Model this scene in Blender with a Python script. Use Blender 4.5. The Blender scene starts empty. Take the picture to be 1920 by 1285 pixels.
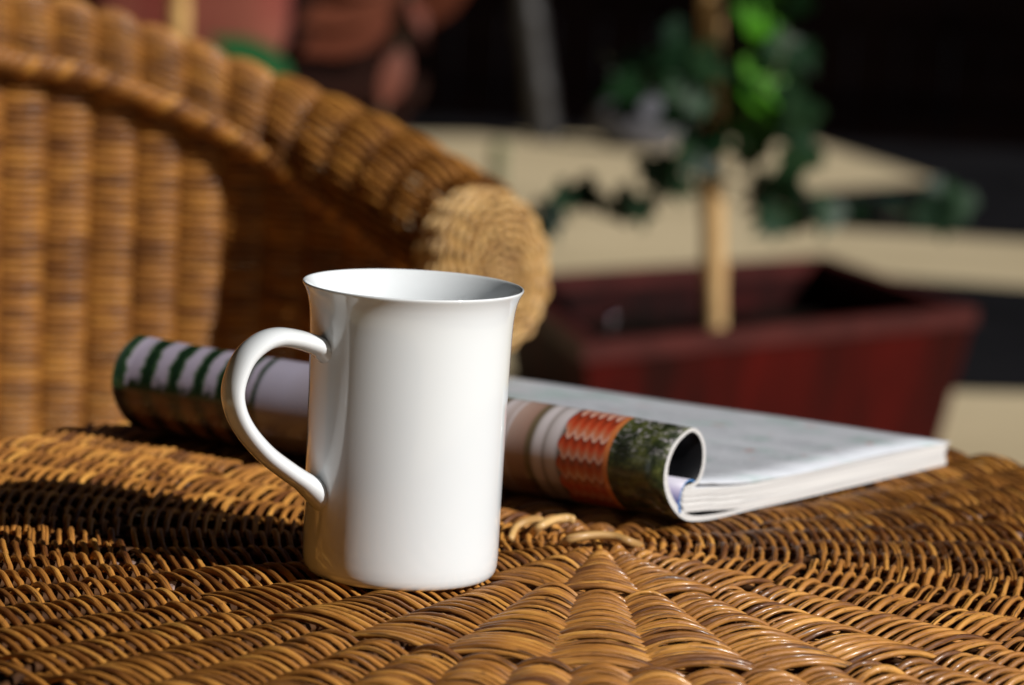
import bpy, math, random
import numpy as np
from mathutils import Matrix, Vector
random.seed(7); rng = np.random.default_rng(11)
C = bpy.context.scene.collection
sc = bpy.context.scene
PI = math.pi
R_ = math.radians
# all building is done in centimetres, origin on the ground below the camera;
# heights "zt" are measured from the table top, which stands TT above the ground
TT = 50.0

# ------------------------------------------------------------------ camera
FPX, CAMH, PITCH, ROLL = 5500.0, 26.797, R_(8.86), 0.0543
cp, sp, cr, sr = math.cos(PITCH), math.sin(PITCH), math.cos(ROLL), math.sin(ROLL)
fwd = Vector((0, cp, -sp)); up0 = Vector((0, sp, cp)); rt0 = Vector((1, 0, 0))
rt = cr*rt0 + sr*up0; up = -sr*rt0 + cr*up0
cam_d = bpy.data.cameras.new('camera'); cam = bpy.data.objects.new('camera', cam_d); C.objects.link(cam)
cam.matrix_world = Matrix(((rt.x, up.x, -fwd.x, 0), (rt.y, up.y, -fwd.y, 0), (rt.z, up.z, -fwd.z, (TT+CAMH)/100), (0, 0, 0, 1)))
cam_d.sensor_width = 36; cam_d.lens = FPX/1920*36
cam_d.clip_start = 0.05; cam_d.clip_end = 400
cam_d.dof.use_dof = True; cam_d.dof.focus_distance = 1.115; cam_d.dof.aperture_fstop = 7.9
sc.camera = cam

# ------------------------------------------------------------------ light
SUN_TO = Vector((math.cos(R_(33)), -math.sin(R_(33)), math.tan(R_(33)))).normalized()
sun_d = bpy.data.lights.new('sun', 'SUN'); sun = bpy.data.objects.new('sun', sun_d); C.objects.link(sun)
sun_d.energy = 4.6; sun_d.angle = R_(0.5); sun_d.color = (1, 0.975, 0.935)
sun.rotation_euler = (-SUN_TO).to_track_quat('-Z', 'Y').to_euler()
sun.location = (3, -3, 4)
w = bpy.data.worlds.new('World'); sc.world = w; w.use_nodes = True
nt = w.node_tree; bg = nt.nodes['Background']; sky = nt.nodes.new('ShaderNodeTexSky')
sky.sky_type = 'NISHITA'; sky.sun_disc = False
sky.sun_elevation = R_(33); sky.sun_rotation = math.atan2(SUN_TO.x, SUN_TO.y)
nt.links.new(sky.outputs[0], bg.inputs[0]); bg.inputs[1].default_value = 0.05
sc.view_settings.view_transform = 'Standard'; sc.view_settings.look = 'None'
sc.view_settings.exposure = 0.0; sc.view_settings.gamma = 1.0
try:
    sc.cycles.use_denoising = True; sc.cycles.max_bounces = 8
    sc.cycles.caustics_reflective = False; sc.cycles.caustics_refractive = False
except Exception: pass

# ------------------------------------------------------------------ mesh helpers
def mesh(name, V, F, UV=None, mat=None, smooth=True):
    """V (n,3) in cm; F list of faces or (m,4) array; UV per loop"""
    me = bpy.data.meshes.new(name)
    V = np.asarray(V, float)
    if isinstance(F, np.ndarray):
        m, k = F.shape
        me.vertices.add(len(V)); me.vertices.foreach_set('co', (V/100).astype(np.float32).ravel())
        me.loops.add(m*k); me.loops.foreach_set('vertex_index', F.astype(np.int32).ravel())
        me.polygons.add(m); me.polygons.foreach_set('loop_start', np.arange(0, m*k, k, dtype=np.int32))
        try: me.polygons.foreach_set('loop_total', np.full(m, k, np.int32))
        except Exception: pass
        me.update(calc_edges=True)
    else:
        me.from_pydata([tuple(v/100) for v in V], [], [tuple(int(i) for i in f) for f in F]); me.update()
    if UV is not None:
        ul = me.uv_layers.new(name='UVMap'); ul.data.foreach_set('uv', np.asarray(UV, np.float32).ravel())
    me.polygons.foreach_set('use_smooth', np.full(len(me.polygons), smooth, bool))
    if mat: me.materials.append(mat)
    return me

def thing(name, label, cat, base=(0, 0, 0), group=None):
    o = bpy.data.objects.new(name, None); C.objects.link(o); o.empty_display_size = 0.05
    o.location = [b/100 for b in base]; o['label'] = label; o['category'] = cat
    if group: o['group'] = group
    o['base'] = list(base)
    return o
def base_of(o):
    while o.parent: o = o.parent
    return np.array(o['base'])
def part(name, V, F, mat, parent, UV=None, smooth=True, label=None, stuff=False):
    me = mesh(name, np.asarray(V, float)-base_of(parent), F, UV, mat, smooth)
    o = bpy.data.objects.new(name, me); C.objects.link(o); o.parent = parent
    if label: o['label'] = label
    if stuff: o['kind'] = 'stuff'
    return o
def solo(name, V, F, mat, label, cat, base, UV=None, smooth=True, group=None):
    me = mesh(name, np.asarray(V, float)-np.array(base), F, UV, mat, smooth)
    o = bpy.data.objects.new(name, me); C.objects.link(o); o.location = [b/100 for b in base]
    o['label'] = label; o['category'] = cat
    if group: o['group'] = group
    return o
def struct(name, V, F, mat, UV=None, smooth=False):
    o = bpy.data.objects.new(name, mesh(name, V, F, UV, mat, smooth)); C.objects.link(o); o['kind'] = 'structure'
    return o

def tube(P, rad, N, closed=False, sides=8, rad2=None):
    """quads along a path; rad along N, rad2 along the side; returns V, F, UV (u = length in cm, v = around)"""
    P = np.asarray(P, float); n = len(P); N = np.broadcast_to(np.asarray(N, float), P.shape)
    T = (np.roll(P, -1, 0)-np.roll(P, 1, 0)) if closed else np.gradient(P, axis=0)
    T /= np.linalg.norm(T, axis=1)[:, None]+1e-9
    S = np.cross(T, N); S /= np.linalg.norm(S, axis=1)[:, None]+1e-9
    Nn = np.cross(S, T)
    rad = np.broadcast_to(rad, (n,)); rad2 = rad if rad2 is None else np.broadcast_to(rad2, (n,))
    a = np.arange(sides)*2*PI/sides
    V = P[:, None, :]+(np.cos(a)[None, :, None]*S[:, None, :]*rad2[:, None, None]+np.sin(a)[None, :, None]*Nn[:, None, :]*rad[:, None, None])
    L = np.concatenate([[0], np.cumsum(np.linalg.norm(np.diff(P, axis=0), axis=1))])
    m = n if closed else n-1
    i = np.arange(m)[:, None]; j = np.arange(sides)[None, :]
    i2 = (i+1) % n; j2 = (j+1) % sides
    F = np.stack([i*sides+j, i*sides+j2, i2*sides+j2, i2*sides+j], 2).reshape(-1, 4)
    La = np.concatenate([L, [L[-1]+(np.linalg.norm(P[-1]-P[0]) if closed else 0)]])
    u0 = np.broadcast_to(La[i], (m, sides)); u1 = np.broadcast_to(La[i+1], (m, sides))
    v0 = np.broadcast_to(j/sides, (m, sides)); v1 = np.broadcast_to((j+1)/sides, (m, sides))
    UV = np.stack([np.stack([u0, v0], 2), np.stack([u0, v1], 2), np.stack([u1, v1], 2), np.stack([u1, v0], 2)], 2).reshape(-1, 2)
    return V.reshape(-1, 3), F, UV
def rounded_rod(P, rad, N, sides=8, rad2=None):
    """open tube with rounded closed ends"""
    P = np.asarray(P, float); n = len(P)
    rad = np.array(np.broadcast_to(rad, (n,)), float); r2 = np.array(np.broadcast_to(rad if rad2 is None else rad2, (n,)), float)
    t0 = P[0]-P[1]; t0 /= np.linalg.norm(t0); t1 = P[-1]-P[-2]; t1 /= np.linalg.norm(t1)
    e0 = min(rad[0], r2[0]); e1 = min(rad[-1], r2[-1])
    k = [(.98, .1), (.8, .6), (.5, .87)]
    P2 = np.concatenate([[P[0]+t0*e0*h*0.6 for h, q in k], P, [P[-1]+t1*e1*h*0.6 for h, q in k[::-1]]])
    f = np.array([q for h, q in k]); g = f[::-1]
    N = np.broadcast_to(np.asarray(N, float), P.shape)
    N2 = np.concatenate([np.repeat(N[:1], 3, 0), N, np.repeat(N[-1:], 3, 0)])
    return tube(P2, np.concatenate([rad[0]*f, rad, rad[-1]*g]), N2, False, sides, np.concatenate([r2[0]*f, r2, r2[-1]*g]))
def join(*parts):
    V = []; F = []; U = []; o = 0
    for v, f, u in parts: V.append(v); F.append(f+o); U.append(u); o += len(v)
    return np.concatenate(V), np.concatenate(F), np.concatenate(U)
def smooth_path(P, n, closed=False):
    """Catmull-Rom through the rows of P (any dimension)"""
    P = np.asarray(P, float); m = len(P)
    Q = np.concatenate([P[-1:], P, P[:2]]) if closed else np.concatenate([[2*P[0]-P[1]], P, [2*P[-1]-P[-2]]])
    t = np.linspace(0, m if closed else m-1, n, endpoint=not closed)
    i = np.minimum(t.astype(int), (m if closed else m-1)-1); f = (t-i)[:, None]
    a, b, c, d = Q[i], Q[i+1], Q[i+2], Q[i+3]
    return 0.5*((2*b)+(-a+c)*f+(2*a-5*b+4*c-d)*f**2+(-a+3*b-3*c+d)*f**3)
def grid_faces(nu, nv, closed_u=False, closed_v=False):
    i = np.arange(nu if closed_u else nu-1)[:, None]; j = np.arange(nv if closed_v else nv-1)[None, :]
    return np.stack([i*nv+j+0*i, ((i+1) % nu)*nv+j, ((i+1) % nu)*nv+(j+1) % nv, i*nv+(j+1) % nv], 2).reshape(-1, 4)
def box(c, d, ax=None):
    """corner-bevelled box: centre c, half sizes d"""
    X = np.eye(3) if ax is None else np.asarray(ax, float)
    V = np.array([[sx, sy, sz] for sx in (-1, 1) for sy in (-1, 1) for sz in (-1, 1)], float)*np.asarray(d, float)
    F = np.array([[0, 1, 3, 2], [4, 6, 7, 5], [0, 4, 5, 1], [2, 3, 7, 6], [0, 2, 6, 4], [1, 5, 7, 3]])
    return V@X+np.asarray(c, float), F, np.zeros((24, 2))
def prism(poly, z0, z1, top=None):
    """poly at z0, top (same count) at z1"""
    n = len(poly); top = poly if top is None else top
    V = [(x, y, z0) for x, y in poly]+[(x, y, z1) for x, y in top]
    F = [tuple(range(n))[::-1], tuple(range(n, 2*n))]+[(i, (i+1) % n, n+(i+1) % n, n+i) for i in range(n)]
    return np.array(V, float), F
def at(px, py, Y):
    """the point at distance Y whose place in the photograph was measured there (used while surveying leaves and stems)"""
    x = (px-960)/FPX; y = -(py-642.5)/FPX
    xr = cr*x-sr*y; yr = sr*x+cr*y
    d = np.array([xr, cp+yr*sp, -sp+yr*cp])
    q = d*(Y/d[1]); q[2] += CAMH+TT
    return q

# ------------------------------------------------------------------ material helpers
class N:
    def __init__(s, name):
        s.m = bpy.data.materials.new(name); s.m.use_nodes = True; s.t = s.m.node_tree
        s.b = s.t.nodes['Principled BSDF']; s.out = s.t.nodes['Material Output']
    def n(s, typ, **kw):
        x = s.t.nodes.new(typ)
        for k, v in kw.items(): setattr(x, k, v)
        return x
    def set(s, sock, v):
        if hasattr(v, 'is_output'): s.t.links.new(v, sock)
        elif v is not None: sock.default_value = v
    def math(s, op, a, b=None, c=None, clamp=False):
        x = s.n('ShaderNodeMath', operation=op, use_clamp=clamp); s.set(x.inputs[0], a)
        if b is not None: s.set(x.inputs[1], b)
        if c is not None: s.set(x.inputs[2], c)
        return x.outputs[0]
    def mix(s, f, a, b, mode='MIX'):
        x = s.n('ShaderNodeMix', data_type='RGBA', blend_type=mode); s.set(x.inputs[0], f)
        a = a if hasattr(a, 'is_output') else (*a, 1); b = b if hasattr(b, 'is_output') else (*b, 1)
        s.set(x.inputs[6], a); s.set(x.inputs[7], b); return x.outputs[2]
    def ramp(s, f, stops, interp='LINEAR'):
        x = s.n('ShaderNodeValToRGB'); e = x.color_ramp; e.interpolation = interp
        while len(e.elements) < len(stops): e.elements.new(0.5)
        for q, (p, c) in zip(e.elements, stops): q.position = p; q.color = (*c, 1) if len(c) == 3 else c
        s.set(x.inputs[0], f); return x.outputs[0]
    def uv(s):
        x = s.n('ShaderNodeUVMap'); y = s.n('ShaderNodeSeparateXYZ'); s.t.links.new(x.outputs[0], y.inputs[0]); return y.outputs[0], y.outputs[1]
    def comb(s, x, y, z=0.0):
        q = s.n('ShaderNodeCombineXYZ'); s.set(q.inputs[0], x); s.set(q.inputs[1], y); s.set(q.inputs[2], z); return q.outputs[0]
    def noise(s, vec, scale, detail=3, rough=0.5, dist=0.0):
        x = s.n('ShaderNodeTexNoise'); s.set(x.inputs['Vector'], vec); x.inputs['Scale'].default_value = scale
        x.inputs['Detail'].default_value = detail; x.inputs['Roughness'].default_value = rough; x.inputs['Distortion'].default_value = dist
        return x.outputs[0]
    def pos(s): return s.n('ShaderNodeTexCoord').outputs['Object']
    def rand(s): return s.n('ShaderNodeObjectInfo').outputs['Random']
    def gt(s, a, b): return s.math('GREATER_THAN', a, b)
    def smoothstep(s, a, lo, hi):
        x = s.n('ShaderNodeMapRange', interpolation_type='SMOOTHSTEP'); s.set(x.inputs[0], a); x.inputs[1].default_value = lo; x.inputs[2].default_value = hi
        return x.outputs[0]
    def bump(s, h, dist, strength=1.0):
        x = s.n('ShaderNodeBump'); x.inputs['Strength'].default_value = strength; x.inputs['Distance'].default_value = dist
        s.set(x.inputs['Height'], h); s.t.links.new(x.outputs[0], s.b.inputs['Normal'])
    def fin(s, col=None, rough=None, **kw):
        if col is not None: s.set(s.b.inputs['Base Color'], col if hasattr(col, 'is_output') else (*col, 1))
        if rough is not None: s.set(s.b.inputs['Roughness'], rough)
        for k, v in kw.items(): s.set(s.b.inputs[k.replace('_', ' ')], v)
        return s.m

def wicker_mat(name, cols, coat=0.26, rough=0.44):
    k = N(name); u, v = k.uv(); r = k.rand()
    off = k.math('MULTIPLY', r, 137.0)
    long = k.noise(k.comb(k.math('MULTIPLY_ADD', u, 0.35, off), k.math('MULTIPLY', v, 0.7), off), 1.0, 2)
    grain = k.noise(k.comb(k.math('MULTIPLY_ADD', u, 0.7, off), k.math('MULTIPLY', v, 14.0), off), 1.0, 4, 0.65)
    dirt = k.noise(k.comb(k.math('MULTIPLY_ADD', u, 1.3, off), k.math('MULTIPLY', v, 3.0), off), 1.0, 4, 0.7)
    f = k.math('ADD', k.math('MULTIPLY_ADD', long, 1.15, -0.26), k.math('MULTIPLY', k.math('SUBTRACT', r, 0.5), 0.34))
    f = k.math('ADD', f, k.math('MULTIPLY', k.math('SUBTRACT', grain, 0.5), 0.55))
    c = k.ramp(f, [(0.05, cols[0]), (0.38, cols[1]), (0.68, cols[2]), (0.98, cols[3])])
    c = k.mix(k.smoothstep(dirt, 0.58, 0.76), c, cols[4])
    streak = k.noise(k.comb(k.math('MULTIPLY_ADD', u, 0.5, off), k.math('MULTIPLY', v, 7.0), k.math('ADD', off, 5.0)), 1.0, 2, 0.5)
    c = k.mix(k.math('MULTIPLY', k.smoothstep(streak, 0.60, 0.68), .8), c, cols[4])
    k.bump(grain, 0.0006, 0.7)
    return k.fin(c, k.math('MULTIPLY_ADD', dirt, 0.35, rough-0.16), Coat_Weight=coat, Coat_Roughness=0.16, Specular_IOR_Level=0.4)

M_W = wicker_mat('varnished wicker', [(.13, .043, .010), (.44, .18, .034), (.71, .345, .072), (.85, .50, .14), (.055, .022, .010)])
M_WC = wicker_mat('chair wicker', [(.14, .048, .009), (.36, .145, .024), (.52, .235, .040), (.62, .32, .07), (.10, .04, .012)], 0.12, 0.52)
M_WP = wicker_mat('pale cane', [(.42, .23, .075), (.64, .39, .14), (.76, .51, .21), (.84, .62, .31), (.34, .17, .06)], 0.25, 0.45)
k = N('raw stake ends'); M_STUB = k.fin(k.ramp(k.noise(k.pos(), 900, 3), [(.3, (.16, .09, .07)), (.7, (.42, .29, .24))]), 0.7)
k = N('dark stake wood'); M_STAKE = k.fin(k.ramp(k.noise(k.pos(), 160, 4), [(.3, (.035, .015, .007)), (.7, (.11, .048, .018))]), 0.75, Specular_IOR_Level=0.12)
k = N('dark table board'); M_BOARD = k.fin(k.ramp(k.noise(k.pos(), 40, 4), [(.3, (.016, .008, .005)), (.7, (.035, .018, .010))]), 0.8)
k = N('white glazed china')
hz = k.noise(k.pos(), 22, 2); k.bump(hz, 0.0004, 0.25)
M_CHINA = k.fin(k.mix(k.noise(k.pos(), 14, 3), (.76, .79, .81), (.785, .815, .835)), 0.12, Coat_Weight=0.6, Coat_Roughness=0.03, IOR=1.5)

# ------------------------------------------------------------------ ground
GZ = 0.0
k = N('dark slate ground and shade'); p = k.pos()
M_SLATE_SHADE = k.fin(k.ramp(k.noise(p, 3.0, 6, 0.65), [(.3, (.0035, .0033, .004)), (.7, (.011, .0105, .012))]), 0.9, Specular_IOR_Level=0.04)
k = N('cream paving'); p = k.pos()
c = k.ramp(k.noise(p, 1.2, 6, 0.6), [(.25, (.38, .30, .175)), (.75, (.60, .485, .30))])
c = k.mix(k.smoothstep(k.noise(p, 60, 3), .62, .8), c, (.36, .28, .17))
M_PAVE = k.fin(c, 0.8)
def sheet(name, poly, z, m):
    return struct(name, [(x, y, z) for x, y in poly], [tuple(range(len(poly)))], m)
sheet('ground', [(-6000, -6000), (6000, -6000), (6000, 6000), (-6000, 6000)], 0, M_SLATE_SHADE)
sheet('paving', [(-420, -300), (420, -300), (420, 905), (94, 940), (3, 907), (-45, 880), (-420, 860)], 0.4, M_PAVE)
sheet('shade_sheet', [(118, 826), (420, 800), (420, 687), (116, 687), (67, 691), (55, 737), (63, 758)], 0.8, M_SLATE_SHADE)  # dark sheets laid over the paving stand in for bands of shade
sheet('shade_sheet', [(94, 941), (421, 941), (421, 830), (119, 828)], 0.8, M_SLATE_SHADE)
sheet('shade_sheet', [(62, 606), (105, 599), (420, 580), (420, 440), (84, 466), (60, 462)], 0.8, M_SLATE_SHADE)

# ------------------------------------------------------------------ unseen roof and walls added to cut the sky light
k = N('dark porch timber'); M_BLOCKER = k.fin(k.ramp(k.noise(k.pos(), 3, 4), [(.3, (.012, .008, .006)), (.7, (.03, .02, .014))]), .8, Specular_IOR_Level=0.1)
k = N('pale house plaster'); M_PLAST = k.fin(k.ramp(k.noise(k.pos(), 2, 5), [(.3, (.62, .60, .56)), (.7, (.72, .70, .66))]), .9)
k = N('brown house plaster'); M_PLASTB = k.fin(k.ramp(k.noise(k.pos(), 2, 5), [(.3, (.05, .035, .025)), (.7, (.08, .06, .045))]), .9)
PO = thing('sky_blocker', 'unseen dark timber roof on posts, added to cut sky light, open on its sunny side', 'sky_blocker', (-50, 350, 0))  # roof added out of view to darken the ambient light
V, F, UV = box((-135, 330, 268), (300, 625, 6)); part('roof', V, F, M_BLOCKER, PO, smooth=False)
for yy in (-240,):
    V, F, UV = box((155, yy, 130), (6, 6, 130)); part('post', V, F, M_BLOCKER, PO, smooth=False)
for i in range(11):
    V, F, UV = box((-135, -270+i*120, 256), (298, 4, 6)); part('beam', V, F, M_BLOCKER, PO, smooth=False)
HS = thing('blocker_wall', 'unseen dark plastered wall with pale panels, added to block sky light and reflect in the mug', 'blocker_wall', (-430, 200, 0))  # walls added out of view to keep sky light off the mug
V, F, UV = box((-442, 330, 200), (12, 640, 200)); part('wall', V, F, M_PLASTB, HS, smooth=False)
V, F, UV = box((-60, -322, 200), (370, 12, 200)); part('wall', V, F, M_PLASTB, HS, smooth=False)
for y0, y1 in ((75, 165), (172, 262), (330, 420)):
    V, F, UV = box((-428, (y0+y1)/2, 105), (3, (y1-y0)/2, 105)); part('pale_panel', V, F, M_PLAST, HS, smooth=False)  # pale panels added so the mug's shaded side has something to reflect

# ------------------------------------------------------------------ wicker table
TC = np.array([4.2, 120.4])
SR = 0.121                       # strand radius
AMP = 0.36                       # rise of a strand over a stake
Z0 = TT-AMP-SR                   # mid plane of the weave
TBL = thing('wicker_table', 'round varnished wicker table woven in rings around a star of stakes, under the white mug', 'table', (TC[0], TC[1], 0))
PH0 = R_(-91.3)
RING1, RING2, REDGE = 8.9, 20.0, 30.7
def stakes_at(r):
    return (16, PH0) if r < RING1 else ((32, PH0+PI/16) if r < RING2 else (64, PH0+PI/16+PI/32))
def edge_drop(r):
    return 0 if r < REDGE-1.6 else 0
rows = []
r = 1.5
while r < REDGE+0.01:
    rows.append(r); r += 0.262
    if abs(r-RING1) < 0.131 or abs(r-RING2) < 0.131: r += 0.17
def wob(th, amp):
    o = 0
    for q in (1, 2, 3, 5, 8, 13): o = o+rng.normal()*np.sin(q*th+rng.uniform(0, 6.28))/math.sqrt(q)
    return o*amp
prof = [(q, 0, 0) for q in rows]
# the rim turns over and the weave runs down the apron
for a in np.linspace(0.14, PI/2, 8): prof.append((REDGE+0.1+2.0*math.sin(a), -2.0*(1-math.cos(a)), a))
for i in range(1, 22): prof.append((REDGE+2.1, -2.0-i*0.278, PI/2))
for kk, (r, dz, tilt) in enumerate(prof):
    n, ph = stakes_at(r)
    per = 8 if n == 64 else (12 if n == 32 else 14)
    if tilt > 0.5: per = 6
    m = n*per
    th = np.arange(m)*2*PI/m
    wave = np.cos(n/2*(th-ph)+PI*kk)
    wave = np.sign(wave)*np.abs(wave)**0.85
    amp = AMP*(1+wob(th, 0.05))*(0.82 if r < 4 else 1)
    jit = np.repeat(rng.normal(size=n), per); jit = np.roll(jit, -per//2)
    off = amp*wave*(1+.10*jit)
    rr = r+wob(th, 0.022)+0.05*rng.normal(size=m)*0.25
    R = rr+off*math.sin(tilt); z = Z0+dz+off*math.cos(tilt)
    P = np.stack([TC[0]+R*np.cos(th), TC[1]+R*np.sin(th), z], 1)
    nn = np.stack([np.cos(th)*math.sin(tilt), np.sin(th)*math.sin(tilt), np.full(m, math.cos(tilt))], 1)
    rad = SR*rng.uniform(0.84, 1.16)*(1+wob(th, 0.05))*(1+.06*np.interp(np.arange(m), np.arange(m), np.convolve(np.concatenate([jit, jit[:per]]), np.ones(per)/per, 'same')[:m]))
    if kk and (abs(r-RING1) < 0.2 or abs(r-RING2) < 0.2): rad = rad*1.12
    ns = 8 if r < 27 and tilt == 0 else 6
    if rng.random() < 0.2 and tilt == 0 and 3 < r < 28:      # a cane that has split into two thinner ones
        er = np.stack([np.cos(th), np.sin(th), 0*th], 1); dd = SR*(.52+wob(th, .05))[:, None]
        V, F, UV = join(tube(P+er*dd+nn*.02, rad*.62, nn, True, 6), tube(P-er*dd-nn*.02, rad*.58, nn, True, 6))
    else: V, F, UV = tube(P, rad, nn, True, ns)
    part('weaver_strand', V, F, M_W, TBL, UV)
# stakes: each starts on its ring and runs out to the rim and down the apron
for n, ph, ra, rb in ((16, PH0, 1.0, RING1+0.6), (32, PH0+PI/16, RING1-0.3, RING2+0.6), (64, PH0+PI/16+PI/32, RING2-0.3, REDGE)):
    for i in range(n):
        a = ph+i*2*PI/n
        pts = [(ra, 0), ((ra+rb)/2, 0), (rb, 0)]
        if n == 64: pts += [(REDGE+1.5, -0.6), (REDGE+2.1, -2.2), (REDGE+2.1, -8.2)]
        P = np.array([(TC[0]+q*math.cos(a), TC[1]+q*math.sin(a), Z0+z) for q, z in pts])
        V, F, UV = rounded_rod(P, 0.20, (0.01, 0.02, 1), 6)
        part('stake', V, F, M_STAKE, TBL, UV)
# sawn stake ends showing in the gaps where a ridge divides
for ring, n, ph in ((RING1, 16, PH0), (RING2, 32, PH0+PI/16)):
    for i in range(n):
        a = ph+i*2*PI/n+rng.normal()*0.012; q = ring+0.32+rng.normal()*0.08
        d = np.array([math.cos(a), math.sin(a), 0]); s = np.array([-d[1], d[0], 0])
        c0 = np.array([TC[0], TC[1], Z0+0.02])+d*q
        V, F, UV = join(*[box(c0+s*o+d*rng.normal()*0.1, (0.42, 0.085, 0.10), (d, s, (0, 0, 1))) for o in (-0.19, 0, 0.19)])
        part('stake_end', V, F, M_STUB, TBL, smooth=False)
# knot at the middle
for i in range(4):
    a = R_(8+45*i); d = np.array([math.cos(a), math.sin(a), 0]); s = np.array([-d[1], d[0], 0])
    for o in (-0.3, 0.0, 0.3):
        t = np.linspace(-1.9, 1.9, 9)
        P = np.array([TC[0], TC[1], Z0+0.1*i-0.1])+d*t[:, None]+s*o+np.array([0, 0, 1])*(0.28*np.cos(t/1.9*PI/2))[:, None]
        V, F, UV = rounded_rod(P, 0.17, (0, 0, 1), 6); part('centre_stake', V, F, M_W, TBL, UV)
for pts, rad in (([(1056, 1022, -.15), (1068, 1011, .25), (1110, 1004, .38), (1150, 1006, .35), (1180, 1016, .2), (1200, 1024, -.2)], .19),
                 ([(998, 1002, -.2), (1012, 988, .2), (1036, 976, .38), (1060, 972, .42), (1074, 975, .36)], .20),
                 ([(957, 1010, -.2), (966, 990, .1), (985, 978, .3), (1008, 974, .25), (1030, 986, -.1)], .17)):
    P = []
    for x, y, z in pts:
        d = at(x, y, 100)-np.array([0, 0, CAMH+TT]); tt = (z-CAMH)/d[2]; P.append(d*tt+np.array([0, 0, CAMH+TT]))
    V, F, UV = rounded_rod(smooth_path(P, 28), rad, (0, 0, 1), 8); part('binding_strand', V, F, M_WP, TBL, UV)
th = np.arange(64)*2*PI/64
V, F = prism([(TC[0]+(REDGE+0.6)*math.cos(a), TC[1]+(REDGE+0.6)*math.sin(a)) for a in th], Z0-2.6, Z0-1.5)
part('table_board', V, F, M_BOARD, TBL, smooth=False)
for i in range(4):
    a = R_(45+90*i); q = 24
    x, y = TC[0]+q*math.cos(a), TC[1]+q*math.sin(a)
    V, F, UV = tube([(x, y, Z0-2.7), (x, y, Z0-20), (x+1.5*math.cos(a), y+1.5*math.sin(a), 0.5)], [1.9, 1.8, 1.6], (1, 0.01, 0), False, 12)
    part('leg', V, F, M_WC, TBL, UV)

# ------------------------------------------------------------------ mug
MX, MY = -3.94, 112.9
MZ = TT-.13
MUG = thing('coffee_mug', 'tall white glazed mug with flared rim and curved handle, standing on the wicker table', 'mug', (MX, MY, MZ))
outer = [(0.0, .25), (2.9, .25), (3.2, .12), (3.32, .0), (3.48, .01), (3.62, .05), (3.72, .13), (3.79, .26), (3.832, .46), (3.85, .8), (3.856, 1.3), (3.86, 2.5), (3.87, 4), (3.885, 5.7), (3.90, 7.3), (3.92, 8.6), (3.945, 9.6), (3.975, 10.1), (4.02, 10.47), (4.09, 10.78), (4.18, 11.02), (4.265, 11.17), (4.30, 11.235)]
rim = [(4.308, 11.275), (4.295, 11.31), (4.265, 11.325), (4.225, 11.31)]
inner = [(4.17, 11.24), (4.06, 11.05), (3.92, 10.78), (3.80, 10.45), (3.72, 10.0), (3.67, 9.2), (3.63, 7), (3.60, 4), (3.57, 1.6), (3.42, .95), (3.0, .65), (1.5, .55), (0.0, .55)]
pr = np.array(outer+rim+inner); NS = 128
a = np.arange(NS)*2*PI/NS
V = np.stack([MX+np.cos(a)[:, None]*np.maximum(pr[:, 0], 1e-3), MY+np.sin(a)[:, None]*np.maximum(pr[:, 0], 1e-3), MZ+np.broadcast_to(pr[:, 1], (NS, len(pr)))*11.42/11.325], 2).reshape(-1, 3)
body = part('body', V, grid_faces(NS, len(pr), True), M_CHINA, MUG)
hd = np.array([-math.sin(R_(58)), -math.cos(R_(58)), 0]); hs = np.array([hd[1], -hd[0], 0])
HP = [(3.35, 8.62, .60, .80), (3.75, 8.82, .50, .74), (4.15, 9.02, .40, .66), (5.02, 9.29, .375, .67), (5.86, 9.39, .375, .67), (6.60, 9.16, .38, .68), (7.24, 8.56, .38, .69), (7.60, 7.58, .38, .70), (7.50, 6.71, .375, .70), (7.02, 5.85, .375, .70), (6.16, 4.93, .38, .69), (5.18, 4.20, .39, .69), (4.52, 3.76, .41, .68), (4.05, 3.42, .49, .74), (3.45, 2.95, .58, .8)]
S = smooth_path(HP, 90)
P = np.array([MX, MY, TT])+S[:, :1]*hd+S[:, 1:2]*np.array([0, 0, 1])
T = np.gradient(P, axis=0); Nn = np.cross(np.broadcast_to(hs, T.shape), T)
V, F, UV = tube(P, S[:, 2], Nn, False, 20, S[:, 3])
part('handle', V, F, M_CHINA, MUG)

# ------------------------------------------------------------------ magazine
MA = np.array([7.99, 123.6, TT]); MU = np.array([-.8796, .4757, 0]); MWd = np.array([.6208, .7839, 0])
MAG = thing('magazine', 'glossy magazine with its front half rolled back into a tube, lying behind the white mug', 'magazine', tuple(MA))
LEN = 28.9
# printed outside of the tube: u = cm along the tube, v = height
k = N('printed page'); t, z = k.uv(); uvv = k.comb(t, z)
n1 = k.noise(uvv, 1.1, 6, 0.7); n2 = k.noise(k.comb(k.math('MULTIPLY', t, 1.0), k.math('MULTIPLY', z, 3.0)), 1.6, 5, 0.75, 1.2)
fol = k.ramp(n1, [(.32, (.006, .007, .004)), (.47, (.02, .028, .010)), (.58, (.075, .085, .022)), (.72, (.16, .17, .09))])
fol = k.mix(k.math('MULTIPLY', k.smoothstep(n2, .50, .66), k.smoothstep(z, 2.7, 3.9)), fol, (.52, .47, .52))
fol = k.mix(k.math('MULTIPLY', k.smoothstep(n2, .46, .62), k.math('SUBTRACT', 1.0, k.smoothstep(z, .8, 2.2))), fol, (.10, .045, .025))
sc_ = k.math('ABSOLUTE', k.math('SINE', k.math('MULTIPLY', t, PI/.42)))
row = k.math('FRACT', k.math('ADD', k.math('MULTIPLY', z, 1.15), k.math('MULTIPLY', sc_, .28)))
tile = k.ramp(row, [(.0, (.62, .38, .30)), (.30, (.50, .16, .075)), (.62, (.46, .055, .018)), (.92, (.22, .03, .012))])
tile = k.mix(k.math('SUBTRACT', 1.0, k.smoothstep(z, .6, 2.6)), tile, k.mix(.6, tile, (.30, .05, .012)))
W0, G0, BR = (.60, .54, .55), (.26, .22, .20), (.33, .20, .155)
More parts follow.
